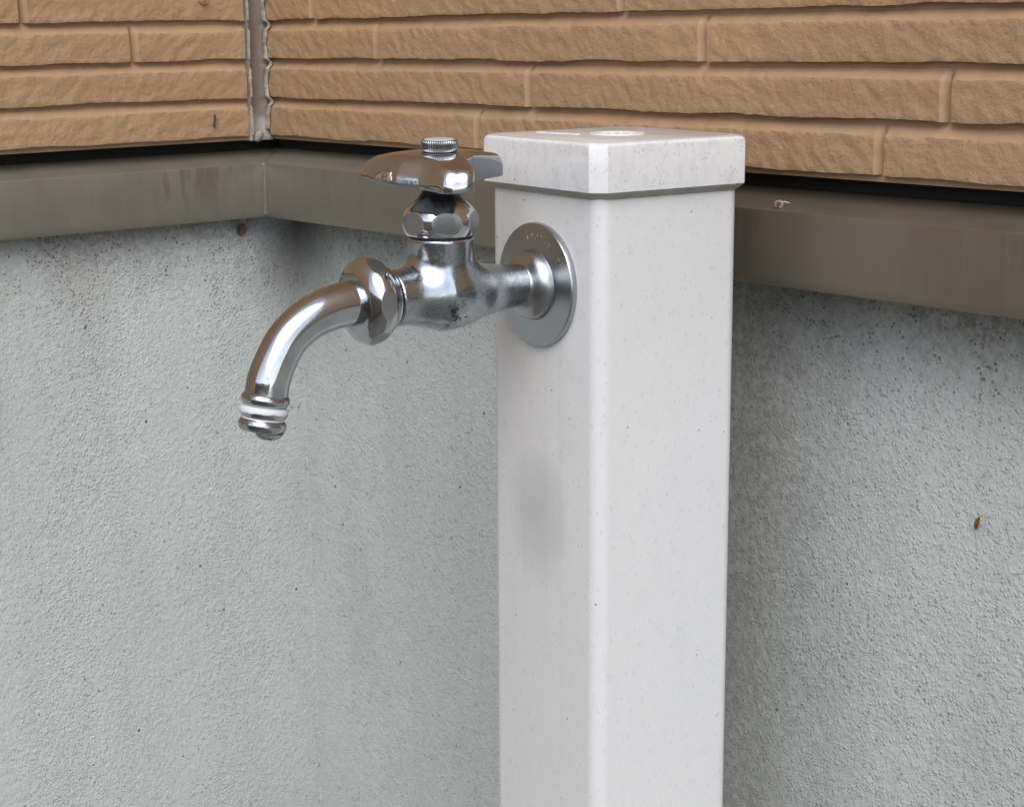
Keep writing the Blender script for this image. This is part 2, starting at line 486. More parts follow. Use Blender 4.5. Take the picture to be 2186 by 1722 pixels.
def brick_mesh(u0, u1, v0, seed, bev0=0.0026, bev1=0.0026):
    """one split-faced brick: rough proud face, sharp ragged lower edge, sloping top and end bevels."""
    L = u1 - u0
    nu = max(10, min(260, int(L / 0.0011)))
    fh = 0.0162
    nf = 15
    v, f, mi = [], [], []
    us = [0.0, 0.0012, bev0] + [bev0 + (L - bev0 - bev1) * i / nu for i in range(1, nu)] + [L - bev1, L - 0.0012, L]
    def wob(u, s): return noise.noise(Vector((u * 30, s * 7.3, 1.7))) * 0.0010 + noise.noise(Vector((u * 170, s * 3.1, 9.2))) * 0.0004
    for u in us:
        U = u0 + u
        lo = v0 + wob(U, seed) + 0.0004
        hi = v0 + fh + wob(U, seed + 50) * 0.7
        e = max(0.0, min(1.0, u / bev0, (L - u) / bev1))
        col = [(lo + 0.0008, -0.0008), (lo + 0.0005, 0.0005 * e)]
        for i in range(nf + 1):
            t = i / nf
            vv = lo + (hi - lo) * t
            a = noise.fractal(Vector((U * 150 + vv * 50, vv * 150, seed * 3.7)), 0.9, 2.2, 5) * 0.00045
            b = noise.noise(Vector((U * 16, vv * 25, seed * 1.3))) * 0.0003
            c = -abs(noise.noise(Vector((U * 190 + vv * 230, vv * 70 - U * 40, seed * 2.2)))) * 0.00035
            roll = 1 - 0.05 * max(0, (0.08 - t) / 0.08) ** 2 - 0.05 * max(0, (t - 0.90) / 0.10) ** 2
            col.append((vv, (DEPTH * roll + a + b + c) * e + 0.0001))
        topn = col[-1][1]
        col.append((hi + (v0 + fh + 0.0042 - hi) * 0.55, topn * 0.42))
        col.append((v0 + fh + 0.0042, 0.0002 * e))
        col.append((v0 + fh + 0.0046, -0.0008))
        for (vv, n) in col: v.append((U, vv, n))
        ncol = len(col)
    last = len(us) - 2
    for i in range(len(us) - 1):
        for k in range(ncol - 1):
            f.append((i * ncol + k, (i + 1) * ncol + k, (i + 1) * ncol + k + 1, i * ncol + k + 1))
            mi.append(1 if (k >= nf + 2 or k < 2 or i < 2 or i > last - 2) else 0)
    f.append(tuple([i * ncol for i in range(len(us))][::-1] + [i * ncol + ncol - 1 for i in range(len(us))]))
    mi.append(1)
    me = pymesh('brick', v, f)
    me.polygons.foreach_set('material_index', mi)
    return me

def wall(frm, joints, u_start, u_end, label, top_v, rows_fine):
    root = empty('siding_wall', frm)
    tag(root, label, 'wall')
    # backing board with a thin bottom lip
    bm = bmesh.new()
    w, t = u_end - u_start, 0.013
    bmesh.ops.create_cube(bm, size=1)
    for vv in bm.verts:
        vv.co = Vector((u_start + (vv.co.x + 0.5) * w, (vv.co.y + 0.5) * top_v, -t + (vv.co.z + 0.5) * t))
    obj('backing_board', bm, MG, root)
    first = True
    for r in range(rows_fine):
        js = joints[r]
        v0 = 0.0023 + r * PITCH
        for k in range(len(js) - 1):
            a, b = js[k], js[k + 1]
            me = brick_mesh(a + 0.0002, b - 0.0002, v0, r * 11 + k * 3 + (100 if frm is frL else 0))
            obj('brick', me, (MS, MG), root, smooth=True)
            me.set_sharp_from_angle(angle=R(32))
    # courses above and beyond the frame, joined
    v, f = [], []
    def add(a, b, v0):
        o = len(v); d = DEPTH * 0.95; q = 0.003
        v.extend([(a, v0, -.0005), (b, v0, -.0005), (b, v0 + .0195, -.0005), (a, v0 + .0195, -.0005),
                  (a + q, v0 + .0004, d), (b - q, v0 + .0004, d), (b - q, v0 + .016, d), (a + q, v0 + .016, d)])
        f.extend([(o+4, o+5, o+6, o+7), (o, o+1, o+5, o+4), (o+1, o+2, o+6, o+5), (o+2, o+3, o+7, o+6), (o+3, o, o+4, o+7), (o, o+3, o+2, o+1)])
    rr = random.Random(3)
    nrow = int(2.6 / PITCH)
    for r in range(nrow):
        v0 = 0.0023 + r * PITCH
        a = joints[r][-1] if r < rows_fine else u_start + 0.001
        off = rr.uniform(0.08, 0.26)
        if r < rows_fine: off = 0.258
        b = a + off
        while a < u_end - 0.002:
            b = min(b, u_end)
            if b - a > 0.02: add(a, b, v0)
            a, b = b, b + 0.258
    o = obj('upper_brick_courses', pymesh('upper_brick_courses', v, f), MS, root)
    o['kind'] = 'stuff'
    return root

mm = lambda xs: [x / 1000 for x in xs]
jR = [mm([0.5, 207, 470, 733]), mm([0.5, 249, 502, 755]), mm([0.5, 118, 370, 622, 874]), mm([0.5, 54, 317, 580, 843]),
      mm([0.5, 160, 420, 680]), mm([0.5, 95, 355, 615])]
jL = [mm([16, 236, 494]), mm([16, 205, 460]), mm([16, 91, 349]), mm([16, 156, 414]), mm([16, 110, 368]), mm([16, 190, 448])]
wallR = wall(frR, jR, -0.004, 2.6, 'tan brick-pattern siding wall running behind the white post', 5.2, 6)
wallL = wall(frL, jL, 0.0155, 2.0, 'tan brick-pattern siding wall left of the corner sealant', 5.2, 6)

# pencil mark and painted nail head on the left wall
MK = mat_plain('pencil', (0.07, 0.06, 0.055, 1), 0.7)
v, f = [], []
for i in range(9):
    t = i / 8
    x = 0.0428 + 0.0002 * math.sin(t * 7) - 0.0006 * t
    wdt = 0.00013 + 0.00008 * math.sin(t * 11)
    for dx in (-wdt, wdt):
        for dz in (0.0, 0.0022): v.append((x + dx, 0.0088 + 0.0072 * t, 0.0040 + dz))
for i in range(8):
    a = i * 4
    f += [(a+1, a+3, a+7, a+5), (a, a+4, a+6, a+2), (a, a+1, a+5, a+4), (a+2, a+6, a+7, a+3)]
obj('pencil_mark', recalc(pymesh('pencil_mark', v, f)), MK, wallL)
o = obj('nail_head', revolve('nail_head', [(0.0, 0.0009), (0.0018, 0.0009), (0.0020, 0.0003), (0.0022, 0.0011), (0.0026, 0.0010), (0.0029, -0.0012)], 32), MS, wallL, True)
o.location = (0.0459, 0.0815, 0.0049)

# ------------------------------------------------------------------ sealant joint in the corner
MSEAL = Mat('old_sealant')
att = MSEAL.n.new('ShaderNodeTexCoord')
sx = MSEAL.sep()
nz = MSEAL.noise(160, 4, 0.6)
base = MSEAL.mix(MSEAL.ramp(MSEAL.noise(60, 4, 0.6), [(0.35, 0.0), (0.7, 1.0)]), (0.165, 0.128, 0.10, 1), (0.235, 0.185, 0.148, 1))
low = MSEAL.maprange(MSEAL.math('ADD', sx[1], MSEAL.math('MULTIPLY', MSEAL.math('SUBTRACT', nz, 0.5), 0.02)), 0.017, 0.010)
base = MSEAL.mix(low, base, (0.36, 0.33, 0.30, 1))
MSEAL.set(color=base, rough=0.6, normal=MSEAL.bump(MSEAL.noise(500, 4), 0.3, 0.0006))
MRAG = Mat('sealant_smear')
MRAG.set(color=MRAG.mix(MRAG.ramp(MRAG.noise(300, 4, 0.6), [(0.35, 0.0), (0.65, 1.0)]), (0.25, 0.19, 0.14, 1), (0.41, 0.36, 0.30, 1)), rough=0.55)
seal = empty('sealant_joint', frL)
tag(seal, 'brown sealant strip with ragged white edges in the siding corner', 'sealant')
def seal_strip(name, mat, u_of, n_of, prof, z0, z1, nst):
    v, f = [], []
    m = len(prof)
    for i in range(nst + 1):
        vv = z0 + (z1 - z0) * i / nst
        for (du, dn) in prof: v.append((u_of(vv, du), vv, n_of(vv, dn)))
    for i in range(nst):
        for k in range(m - 1):
            f.append((i * m + k, i * m + k + 1, (i + 1) * m + k + 1, (i + 1) * m + k))
    f.append(tuple(range(m))); f.append(tuple(nst * m + k for k in reversed(range(m))))
    return obj(name, recalc(pymesh(name, v, f)), mat, seal, True)
def edge_l(vv): return 0.0158 + noise.noise(Vector((vv * 90, 2.2, 0))) * 0.0006
def edge_r(vv):
    ph = ((vv - 0.0023) % PITCH) / PITCH
    return 0.0052 - (0.0024 if ph > 0.78 else 0.0) * math.sin(max(0, (ph - 0.78) / 0.22) * math.pi) + noise.noise(Vector((vv * 120, 5.2, 0))) * 0.0007
seal_strip('sealant_bead', MSEAL.m, lambda vv, t: edge_r(vv) - 0.002 + (edge_l(vv) - edge_r(vv) + 0.003) * t,
           lambda vv, d: d, [(0.0, -0.010), (0.0, 0.0022), (0.2, 0.0006), (0.5, -0.0004), (0.8, 0.0008), (1.0, 0.0030), (1.0, -0.010)], -0.0005, 0.9, 700)
def rag(vv, s): return 0.0007 + 0.0006 * noise.noise(Vector((vv * 240, s, 3))) + 0.0004 * noise.noise(Vector((vv * 900, s, 1)))
def groove_n(vv):
    ph = ((vv - 0.0023) % PITCH) / PITCH
    return DEPTH if ph < 0.74 else DEPTH * max(0.45, 1 - (ph - 0.74) / 0.08)
seal_strip('sealant_edge', MRAG.m, lambda vv, d: edge_l(vv) + 0.0012 + d * rag(vv, 4) * 1.6 - 0.0013,
           lambda vv, d: groove_n(vv) * 0.8 + d * 0.0009, [(-0.8, -1.4), (-0.5, 0.9), (0.1, 1.3), (0.6, 0.7), (0.8, -1.2)], 0.0006, 0.9, 1200)
# right-hand smear lies on the brick ends of the right wall
def smr_u(vv, d): return edge_r(vv) - 0.0004 + d * rag(vv, 8) * 0.8
def smr_n(vv, d): return 0.0030 + d * 0.0007 + 0.0022 * (0.5 + 0.5 * math.sin(vv * 2 * math.pi / PITCH + 2.1)) + noise.noise(Vector((vv * 260, 1, 6))) * 0.0008
seal_strip('sealant_edge', MRAG.m, smr_u, smr_n, [(-1.5, -2.5), (-1.0, 1.2), (0.2, 2.0), (1.1, 1.0), (1.4, -2.5)], 0.0062, 0.9, 1200)
# blob hanging out at the bottom
bm = bmesh.new()
bmesh.ops.create_icosphere(bm, subdivisions=3, radius=1)
for vv in bm.verts:
    p = vv.co
    k = 1 + 0.25 * noise.noise(p * 2.2)
    vv.co = Vector((p.x * 0.0030 * k + 0.0108 - p.y * 0.0012, p.y * 0.0034 * k + 0.0022, p.z * 0.0016 * k + 0.0012))
MBLOB = mat_plain('pale_sealant', (0.33, 0.30, 0.26, 1), 0.55, 0, 0.6, 260)
obj('sealant_blob', bm, MBLOB, seal, True)

# ------------------------------------------------------------------ drip flashing
ZT, ZB = CAM_Z - 0.07591, CAM_Z - 0.10771
flash = empty('drip_flashing', Matrix.Translation((0, 0, 0)))
tag(flash, 'grey-brown metal drip flashing bent around the corner below the siding', 'flashing')
def flash_run(along, inward, length):
    """profile swept from the mitred corner along `along`; `inward` points into the wall."""
    pr = [(0.012, ZB + 0.0035), (0.0012, ZB + 0.0004), (0.0004, ZB), (0.0, ZB + 0.0007), (-0.0004, ZB + 0.004), (0.0, ZT - 0.0012), (0.0003, ZT - 0.0003), (0.0012, ZT + 0.0002),
          (0.033, ZT + 0.0078), (0.0345, ZT + 0.0088), (0.035, ZT + 0.010), (0.035, ZT + 0.045), (0.0356, ZT + 0.045), (0.0356, ZT + 0.0075), (0.0012, ZT - 0.0008), (0.0006, ZT - 0.002), (0.0006, ZB + 0.0012), (0.012, ZB + 0.0041)]
    v, f = [], []
    m = len(pr)
    ns = 60
    for i in range(ns + 1):
        t = (i / ns) ** 1.6 * length
        for (d, z) in pr:
            wv = noise.noise(Vector((t * 9, d * 10, 4.0 if inward.y > .5 else 9.0))) * 0.0004 * min(1, t * 20)
            p = inward * (d + wv) + along * (t - d) if i == 0 else inward * (d + wv) + along * max(t, -d)
            if i == 0: p = inward * d - along * d
            v.append((p.x, p.y, z))
    for i in range(ns):
        for k in range(m):
            q = (k + 1) % m
            f.append((i * m + k, i * m + q, (i + 1) * m + q, (i + 1) * m + k))
    f.append(tuple(range(m))); f.append(tuple(ns * m + k for k in range(m)))
    me = recalc(pymesh('flashing_run', v, f))
    o = obj('flashing_run', me, MFL, flash, True)
    me.set_sharp_from_angle(angle=R(28))
    return o
flash_run(RX, Vector((0, 1, 0)), 2.55)
flash_run(-BD, -nl, 1.95)
MBLK = mat_plain('under_siding_shade', (0.012, 0.012, 0.012, 1), 0.9)  # black strip painting the deep shade of the slot under the siding
for al, inw, ln in ((RX, Vector((0, 1, 0)), 2.5), (-BD, -nl, 1.9)):
    v = []
    for d, z in ((0.026, ZT + 0.0066), (0.026, ZT + 0.030), (0.0335, ZT + 0.030), (0.0335, ZT + 0.0083)):
        for t in (-d, ln):
            p = inw * d + al * t
            v.append((p.x, p.y, z))
    f = [(0, 1, 3, 2), (2, 3, 5, 4), (4, 5, 7, 6), (6, 7, 1, 0), (0, 2, 4, 6), (1, 7, 5, 3)]
    obj('gap_shade_strip', recalc(pymesh('gap_shade_strip', v, f)), MBLK, flash)
# soldered lap up the inside corner
v, f = [], []
for i in range(21):
    t = i / 20
    z = ZB + 0.0006 + (ZT - ZB - 0.0006) * t
    k = 0.45 + 0.25 * noise.noise(Vector((t * 6, 2, 1))) + 0.35 * (1 - t) ** 2
    for p in ((-0.0003, -0.0011 * k - 0.0006), (0.0006, -0.0010 * k), (0.0008, -0.0004), (0.0010 * k, -0.0007), (0.0026 * k, -0.0004), (0.0027 * k, 0.0003)):
        v.append((p[0], p[1], z))
for i in range(20):
    for k in range(5):
        f.append((i * 6 + k, i * 6 + k + 1, (i + 1) * 6 + k + 1, (i + 1) * 6 + k))
f += [(5, 4, 3, 2, 1, 0), tuple(120 + k for k in range(6))]
MSOL = mat_plain('corner_solder', (0.26, 0.255, 0.23, 1), 0.55, 0.5, 0.3, 400)
obj('corner_seam', recalc(pymesh('corner_seam', v, f)), MSOL, flash, True)

# ------------------------------------------------------------------ concrete foundation (one L-shaped wall)
def foundation():
    offR, offL, rad = 0.032, 0.015, 0.0004
    Lp = -nl * offL                              # a point on the left face
    # corner of the two faces
    y = offR
    x = Lp.x + (y - Lp.y) * BD.x / BD.y
    c = Vector((x, y, 0))
    pts = [c - BD * 2.0]
    pts += [c - BD * (rad + k) for k in (1.2, 0.7, 0.45, 0.3, 0.2, 0.12, 0.06, 0.02)]
    n = 12
    p0, p2 = c - BD * rad, c + RX * rad
    for i in range(n + 1):
        t = i / n
        pts.append(p0 * (1 - t) ** 2 + c * 2 * t * (1 - t) + p2 * t * t)
    pts += [c + RX * (rad + k) for k in (0.02, 0.06, 0.12, 0.2, 0.3, 0.45, 0.7, 1.2, 2.5)]
    zs = [-0.2, 0.0, 0.2, 0.4, 0.5, 0.6, 0.7, 0.78, ZB + 0.006]
    v, f = [], []
    for p in pts:
        for z in zs:
            w = noise.noise(Vector((p.x * 8, p.y * 8, z * 8))) * 0.0009
            v.append((p.x + nl.x * w, p.y - w, z))
    m = len(zs)
    for i in range(len(pts) - 1):
        for k in range(m - 1):
            f.append((i * m + k, (i + 1) * m + k, (i + 1) * m + k + 1, i * m + k + 1))
    # top and back
    o = len(v)
    bk = [pts[0] - nl * 0.12, c - nl * 0.12 + Vector((0, 0.12, 0)), pts[-1] + Vector((0, 0.12, 0))]
    for p in bk: v += [(p.x, p.y, -0.2), (p.x, p.y, zs[-1])]
    f.append(tuple(i * m + m - 1 for i in range(len(pts))) + (o + 5, o + 3, o + 1))
    f += [(o, o + 1, o + 3, o + 2), (o + 2, o + 3, o + 5, o + 4)]
    f.append(tuple(range(m - 1, -1, -1)) + (o, o + 1)); f.append(tuple((len(pts) - 1) * m + k for k in range(m)) + (o + 5, o + 4))
    return recalc(pymesh('foundation_wall', v, f))
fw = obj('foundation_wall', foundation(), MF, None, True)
fw.data.set_sharp_from_angle(angle=R(40))
tag(fw, 'rough pale grey rendered concrete foundation wall turning the corner under the flashing', 'wall')

# ------------------------------------------------------------------ white post
PC = Vector((0.37668387, -0.057019, 0))
zx = Vector((0.01053, 0.00445, 1.0)).normalized()
px = Vector((0.99863, -0.05226, 0)); px = (px - zx * px.dot(zx)).normalized()
py = zx.cross(px)
base = PC - Vector((0.01053, 0.00445, 0)) * CAM_Z        # axis point at z=0
POST = frame(base, px, py, zx)
post = empty('water_post', POST)
tag(post, 'square white speckled resin post with a capped top carrying the tap', 'post')

def rounded_square(hw, r, n, chamfer=False):
    out = []
    for sxx, syy, a0 in ((1, 1, 0), (-1, 1, 90), (-1, -1, 180), (1, -1, 270)):
        for i in range(n + 1):
            a = R(a0 + 90 * i / n)
            out.append((sxx * (hw - r) + r * math.cos(a), syy * (hw - r) + r * math.sin(a)))
    return out

def loft(name, loops, cap0=True, cap1=True):
    v, f = [], []
    m = len(loops[0][0])
    for pts, z in loops:
        for (x, y) in pts: v.append((x, y, z))
    for i in range(len(loops) - 1):
        for k in range(m):
            q = (k + 1) % m
            f.append((i * m + k, i * m + q, (i + 1) * m + q, (i + 1) * m + k))
    if cap0: f.append(tuple(reversed(range(m))))
    if cap1: f.append(tuple((len(loops) - 1) * m + k for k in range(m)))
    return pymesh(name, v, f)

ZCB, ZCT = CAM_Z - 0.06206, CAM_Z - 0.0430
o = obj('post_body', loft('post_body', [(rounded_square(0.0368, 0.0062, 10), z) for z in (-0.15, 0.1, 0.3, 0.5, 0.7, ZCB + 0.006)]), MPOST, post, True)
o.data.set_sharp_from_angle(angle=R(50))
cw = 0.0806 / 2
ch = 0.0052
cl = lambda ins: rounded_square(cw - ins, ch, 1)
rs = lambda ins, r: [p for p in rounded_square(cw - ins, max(r, 0.0005), 1)]
loops = [(cl(0.0029), ZCB - 0.0028), (cl(0.0017), ZCB - 0.0020), (cl(0.0), ZCB), (cl(0.0), ZCT - 0.0024), (cl(0.0003), ZCT - 0.0013), (cl(0.0011), ZCT - 0.0004), (cl(0.0024), ZCT)]
capme = loft('cap', loops)
cap = obj('cap', capme, MCAP, post, True)
capme.set_sharp_from_angle(angle=R(24))
# grubby lower lip
MLIP = mat_plain('grubby_resin', (0.40, 0.40, 0.34, 1), 0.55, 0, 0.4, 350, 0.3)
capme.materials.append(MLIP)
m8 = 8
for p in capme.polygons:
    zc = sum(capme.vertices[i].co.z for i in p.vertices) / len(p.vertices)
    if zc < ZCB - 0.0003: p.material_index = 1
# raised print on the top: an oval ring with a mark in it, and a line of worn lettering
MPRT = mat_plain('pale_print', (0.78, 0.77, 0.72, 1), 0.5)
def ring_mark():
    v, f = [], []
    n = 72
    # local: u axis points along image right on the cap top
    for i in range(n):
        a = 2 * math.pi * i / n
        for k, z in ((1.0, 0.0), (1.0, 0.0005), (0.86, 0.0005), (0.86, 0.0)):
            v.append((0.0112 * k * math.cos(a), 0.0112 * k * math.sin(a), z))
    for i in range(n):
        j = (i + 1) % n
        for k in range(3): f.append((i * 4 + k, j * 4 + k, j * 4 + k + 1, i * 4 + k + 1))
    # inner wavy stroke
    o = len(v); m = 24
    for i in range(m + 1):
        t = i / m * 2 - 1
        yy = 0.0028 * math.sin(t * 6.5)
        for dy in (-0.0007, 0.0007):
            for z in (0.0, 0.0005): v.append((t * 0.0078, yy + dy, z))
    for i in range(m):
        a = o + i * 4
        f += [(a + 1, a + 5, a + 7, a + 3), (a, a + 4, a + 5, a + 1), (a + 2, a + 3, a + 7, a + 6)]
    return recalc(pymesh('oval_logo', v, f))
o = obj('oval_logo', ring_mark(), MPRT, cap)
o.location = (-0.0005, 0.002, ZCT - 0.0001)
o.rotation_euler = (0, 0, R(53))
v, f = [], []
rl = random.Random(5)
x = -0.0115
while x < 0.0115:
    w = rl.uniform(0.0007, 0.0013)
    hgt = rl.uniform(0.0016, 0.0026)
    kind = rl.randrange(3)
    bars = [(x, 0, 0.0005, hgt)] if kind == 0 else [(x, 0, 0.0004, hgt), (x, hgt - 0.0005, w, 0.0005)] if kind == 1 else [(x, 0, 0.0004, hgt), (x + w, 0, 0.0004, hgt), (x, hgt * 0.5, w, 0.0005)]
    for (bx, by, bw, bh) in bars:
        o_ = len(v)
        for dx in (0, bw):
            for dy in (0, bh):
                for z in (0, 0.0005): v.append((bx + dx, by + dy, z))
        f += [(o_+1, o_+5, o_+7, o_+3), (o_, o_+4, o_+5, o_+1), (o_+4, o_+6, o_+7, o_+5), (o_+6, o_+2, o_+3, o_+7), (o_+2, o_, o_+1, o_+3)]
    x += w + rl.uniform(0.0006, 0.0010)
o = obj('worn_lettering', recalc(pymesh('worn_lettering', v, f)), MPRT, cap)
o.location = (-0.017, -0.0165, ZCT - 0.0001)
o.rotation_euler = (0, 0, R(10))

# ------------------------------------------------------------------ tap
a_ = Vector((-0.99863, 0.05226, 0)); b_ = Vector((0.05226, 0.99863, 0))
T = PC + a_ * 0.0024 + b_ * (-0.0372) + Vector((0, 0, CAM_Z - 0.1014))
TAP = frame(T, px, py, zx)
tap = empty('water_tap', TAP)
tag(tap, 'worn chrome garden tap with three-lobed handle fixed to the white post', 'tap')

# flange
fl_prof = [(0.0, 0.0), (0.0247, 0.0), (0.0250, -0.0004), (0.0250, -0.0022), (0.0246, -0.0029), (0.0238, -0.0031), (0.0150, -0.0036), (0.0144, -0.0037), (0.0142, -0.0045), (0.0139, -0.0056),
           (0.0132, -0.0070), (0.0121, -0.0083), (0.0108, -0.0092), (0.0097, -0.0097), (0.0090, -0.0103), (0.0085, -0.0112), (0.0070, -0.0112)]
me = recalc(revolve('flange', fl_prof, 128, axis='Y'))
flange = obj('flange', me, M_FLANGE, tap, True)
me.set_sharp_from_angle(angle=R(45))
# stamped letters around the upper right of the flange
M_LET = mat_plain('stamp', (0.37, 0.375, 0.38, 1), 0.36, 1.0)
txt = 'J103-E1 Q'
angs = [-12, -3, 6, 14.5, 23, 31, 38, 44, 55]
lets = []
for chh, an in zip(txt, angs):
    if chh == ' ': continue
    cu = bpy.data.curves.new('stamped_letter', 'FONT')
    cu.body = chh; cu.size = 0.0042; cu.extrude = 0.00006; cu.align_x = 'CENTER'
    tmp = bpy.data.objects.new('tmp', cu); COL.objects.link(tmp)
    me = bpy.data.meshes.new_from_object(tmp.evaluated_get(bpy.context.evaluated_depsgraph_get()))
    bpy.data.objects.remove(tmp); bpy.data.curves.remove(cu)
    # text plane: x right, y up, facing -Y of the tap
    a = R(an)
    for vv in me.vertices:
        x_, y_, z_ = vv.co
        rr = 0.0180 + y_
        # place on the arc (small letters: straight)
        X = x_ * math.cos(a) + rr * math.sin(a)
        Zc = -x_ * math.sin(a) + rr * math.cos(a)
        vv.co = (X, -0.0034 - z_ - 0.0000, Zc)
    me.update()
    lets.append(me)
bmt = bmesh.new()
for me in lets: bmt.from_mesh(me); bpy.data.meshes.remove(me)
obj('stamped_lettering', bmt, M_LET, flange)

# ---- body from a signed distance field (surface nets)
def surface_nets(sdf, lo, hi, h):
    lo = np.array(lo); hi = np.array(hi)
    n = np.ceil((hi - lo) / h).astype(int) + 1
    ax = [lo[i] + h * np.arange(n[i]) for i in range(3)]
    X, Y, Zz = np.meshgrid(*ax, indexing='ij')
    D = sdf(X, Y, Zz)
    ins = D < 0
    cnt = np.zeros(tuple(n - 1), int)
    for dx in (0, 1):
        for dy in (0, 1):
            for dz in (0, 1):
                cnt += ins[dx:n[0] - 1 + dx, dy:n[1] - 1 + dy, dz:n[2] - 1 + dz]
    act = (cnt > 0) & (cnt < 8)
    idx = -np.ones(act.shape, int)
    ids = np.argwhere(act)
    idx[act] = np.arange(len(ids))
    P = lo + (ids + 0.5) * h
    e = h * 0.05
    for _ in range(6):
        d = sdf(*P.T)
        g = np.stack([(sdf(P[:, 0] + e, P[:, 1], P[:, 2]) - sdf(P[:, 0] - e, P[:, 1], P[:, 2])),
                      (sdf(P[:, 0], P[:, 1] + e, P[:, 2]) - sdf(P[:, 0], P[:, 1] - e, P[:, 2])),
                      (sdf(P[:, 0], P[:, 1], P[:, 2] + e) - sdf(P[:, 0], P[:, 1], P[:, 2] - e))], 1) / (2 * e)
        P = P - g * (d / np.maximum((g ** 2).sum(1), 1e-6))[:, None] * 0.8
    F = []
    for axis in range(3):
        s0 = [slice(None)] * 3; s1 = [slice(None)] * 3
        s0[axis] = slice(0, n[axis] - 1); s1[axis] = slice(1, n[axis])
        ch_ = ins[tuple(s0)] != ins[tuple(s1)]
        for q in np.argwhere(ch_):
            i, j, k = q
            u_, v_ = [(1, 2), (2, 0), (0, 1)][axis]
            c = []
            ok = True
            for du, dv in ((0, 0), (-1, 0), (-1, -1), (0, -1)):
                w = [i, j, k]; w[u_] += du; w[v_] += dv
                if min(w) < 0 or w[0] >= idx.shape[0] or w[1] >= idx.shape[1] or w[2] >= idx.shape[2]: ok = False; break
                t_ = idx[tuple(w)]
                if t_ < 0: ok = False; break
                c.append(t_)
            if ok: F.append(c if ins[i, j, k] else c[::-1])
    return P, F

def smin(a, b, k):
    hh = np.clip(0.5 + 0.5 * (b - a) / k, 0, 1)
    return b * (1 - hh) + a * hh - k * hh * (1 - hh)
def body_sdf(x, y, z):                       # millimetres, tap frame
    def cyl_y(r, y0, y1, zc, rd=0.6):
        q = np.sqrt(x * x + (z - zc) ** 2) - r + rd
        t = np.maximum(y0 - y, y - y1) + rd
        return np.minimum(np.maximum(q, t), 0) + np.sqrt(np.maximum(q, 0) ** 2 + np.maximum(t, 0) ** 2) - rd
    def cyl_z(r, yc, z0, z1, rd=0.6):
        q = np.sqrt(x * x + (y - yc) ** 2) - r + rd
        t = np.maximum(z0 - z, z - z1) + rd
        return np.minimum(np.maximum(q, t), 0) + np.sqrt(np.maximum(q, 0) ** 2 + np.maximum(t, 0) ** 2) - rd
    def ell(c, r):
        k0 = np.sqrt((x / r[0]) ** 2 + ((y - c[1]) / r[1]) ** 2 + ((z - c[2]) / r[2]) ** 2)
        k1 = np.sqrt((x / r[0] ** 2) ** 2 + ((y - c[1]) / r[1] ** 2) ** 2 + ((z - c[2]) / r[2] ** 2) ** 2) + 1e-9
        return k0 * (k0 - 1) / k1
    d = ell((0, -47.0, 0.2), (14.6, 17.0, 13.4))
    d = smin(d, cyl_z(12.9, -47.5, -2, 22.6, 0.9), 4.5)
    tt = np.clip((-12 - y) / 26, 0, 1); stub = np.sqrt(x * x + (z - 0.4) ** 2) - (8.6 + 2.9 * tt * tt * (3 - 2 * tt))
    stub = np.maximum(stub, np.maximum(-47 - y, y + 4))
    d = smin(d, stub, 6.5)
    d = smin(d, cyl_y(10.9, -71, -47, 0.7), 5.5)
    return d
Pb, Fb = surface_nets(body_sdf, (-18, -74, -17), (18, -1, 26), 0.62)
body = obj('body', recalc(pymesh('body', Pb / 1000.0, Fb)), M_BODY, tap, True)
# thin rim at the top of the body
M1 = 0.001
def lathe(name, prof_mm, mat, yc, parent, seg=96, axis='Z', zc=0.0, sharp=40):
    me = recalc(revolve(name, [(r * M1, hh * M1) for r, hh in prof_mm], seg, axis=axis))
    if axis == 'Z': me.transform(Matrix.Translation((0, yc * M1, 0)))
    else: me.transform(Matrix.Translation((0, 0, zc * M1)))
    o = obj(name, me, mat, parent, True)
    me.set_sharp_from_angle(angle=R(sharp))
    return o

# ---- hex nuts with oval flats: turned bulge cut by a hexagonal prism
def hexnut(name, prof_mm, apothem, a0, axis, mats, hlo, hhi, offset):
    seg = 144
    me = recalc(revolve(name, [(r * M1, hh * M1) for r, hh in prof_mm], seg, True, True))
    A = bpy.data.objects.new('tmpA', me); COL.objects.link(A)
    hx, fx = [], []
    rad = apothem * M1 / math.cos(R(30))
    for z in (hlo, hhi):
        for i in range(6):
            an = R(a0 + 30 + 60 * i)
            hx.append((rad * math.cos(an), rad * math.sin(an), z * M1))
    for i in range(6): fx.append((i, (i + 1) % 6, 6 + (i + 1) % 6, 6 + i))
    fx += [(5, 4, 3, 2, 1, 0), (6, 7, 8, 9, 10, 11)]
    B = bpy.data.objects.new('tmpB', recalc(pymesh('tmpB', hx, fx))); COL.objects.link(B)
    md = A.modifiers.new('cut', 'BOOLEAN'); md.operation = 'INTERSECT'; md.object = B; md.solver = 'EXACT'
    out = bpy.data.meshes.new_from_object(A.evaluated_get(bpy.context.evaluated_depsgraph_get()))
    bpy.data.objects.remove(A); bpy.data.objects.remove(B)
    out.name = name
    for m in mats: out.materials.append(m)
    for p in out.polygons:
        p.material_index = 0
        nrm = p.normal
        for i in range(6):
            an = R(a0 + 60 * i)
            if nrm.x * math.cos(an) + nrm.y * math.sin(an) > 0.9995:
                c = p.center
                if abs(c.x * math.cos(an) + c.y * math.sin(an) - apothem * M1) < 2e-5: p.material_index = 1
    if axis == 'Y':
        out.transform(Matrix.Rotation(R(90), 4, 'X'))        # z -> -y
    out.transform(Matrix.Translation(offset))
    o = bpy.data.objects.new(name, out); COL.objects.link(o); o.parent = tap
    out.shade_smooth()
    out.set_sharp_from_angle(angle=R(26))
    return o

BY = -47.5
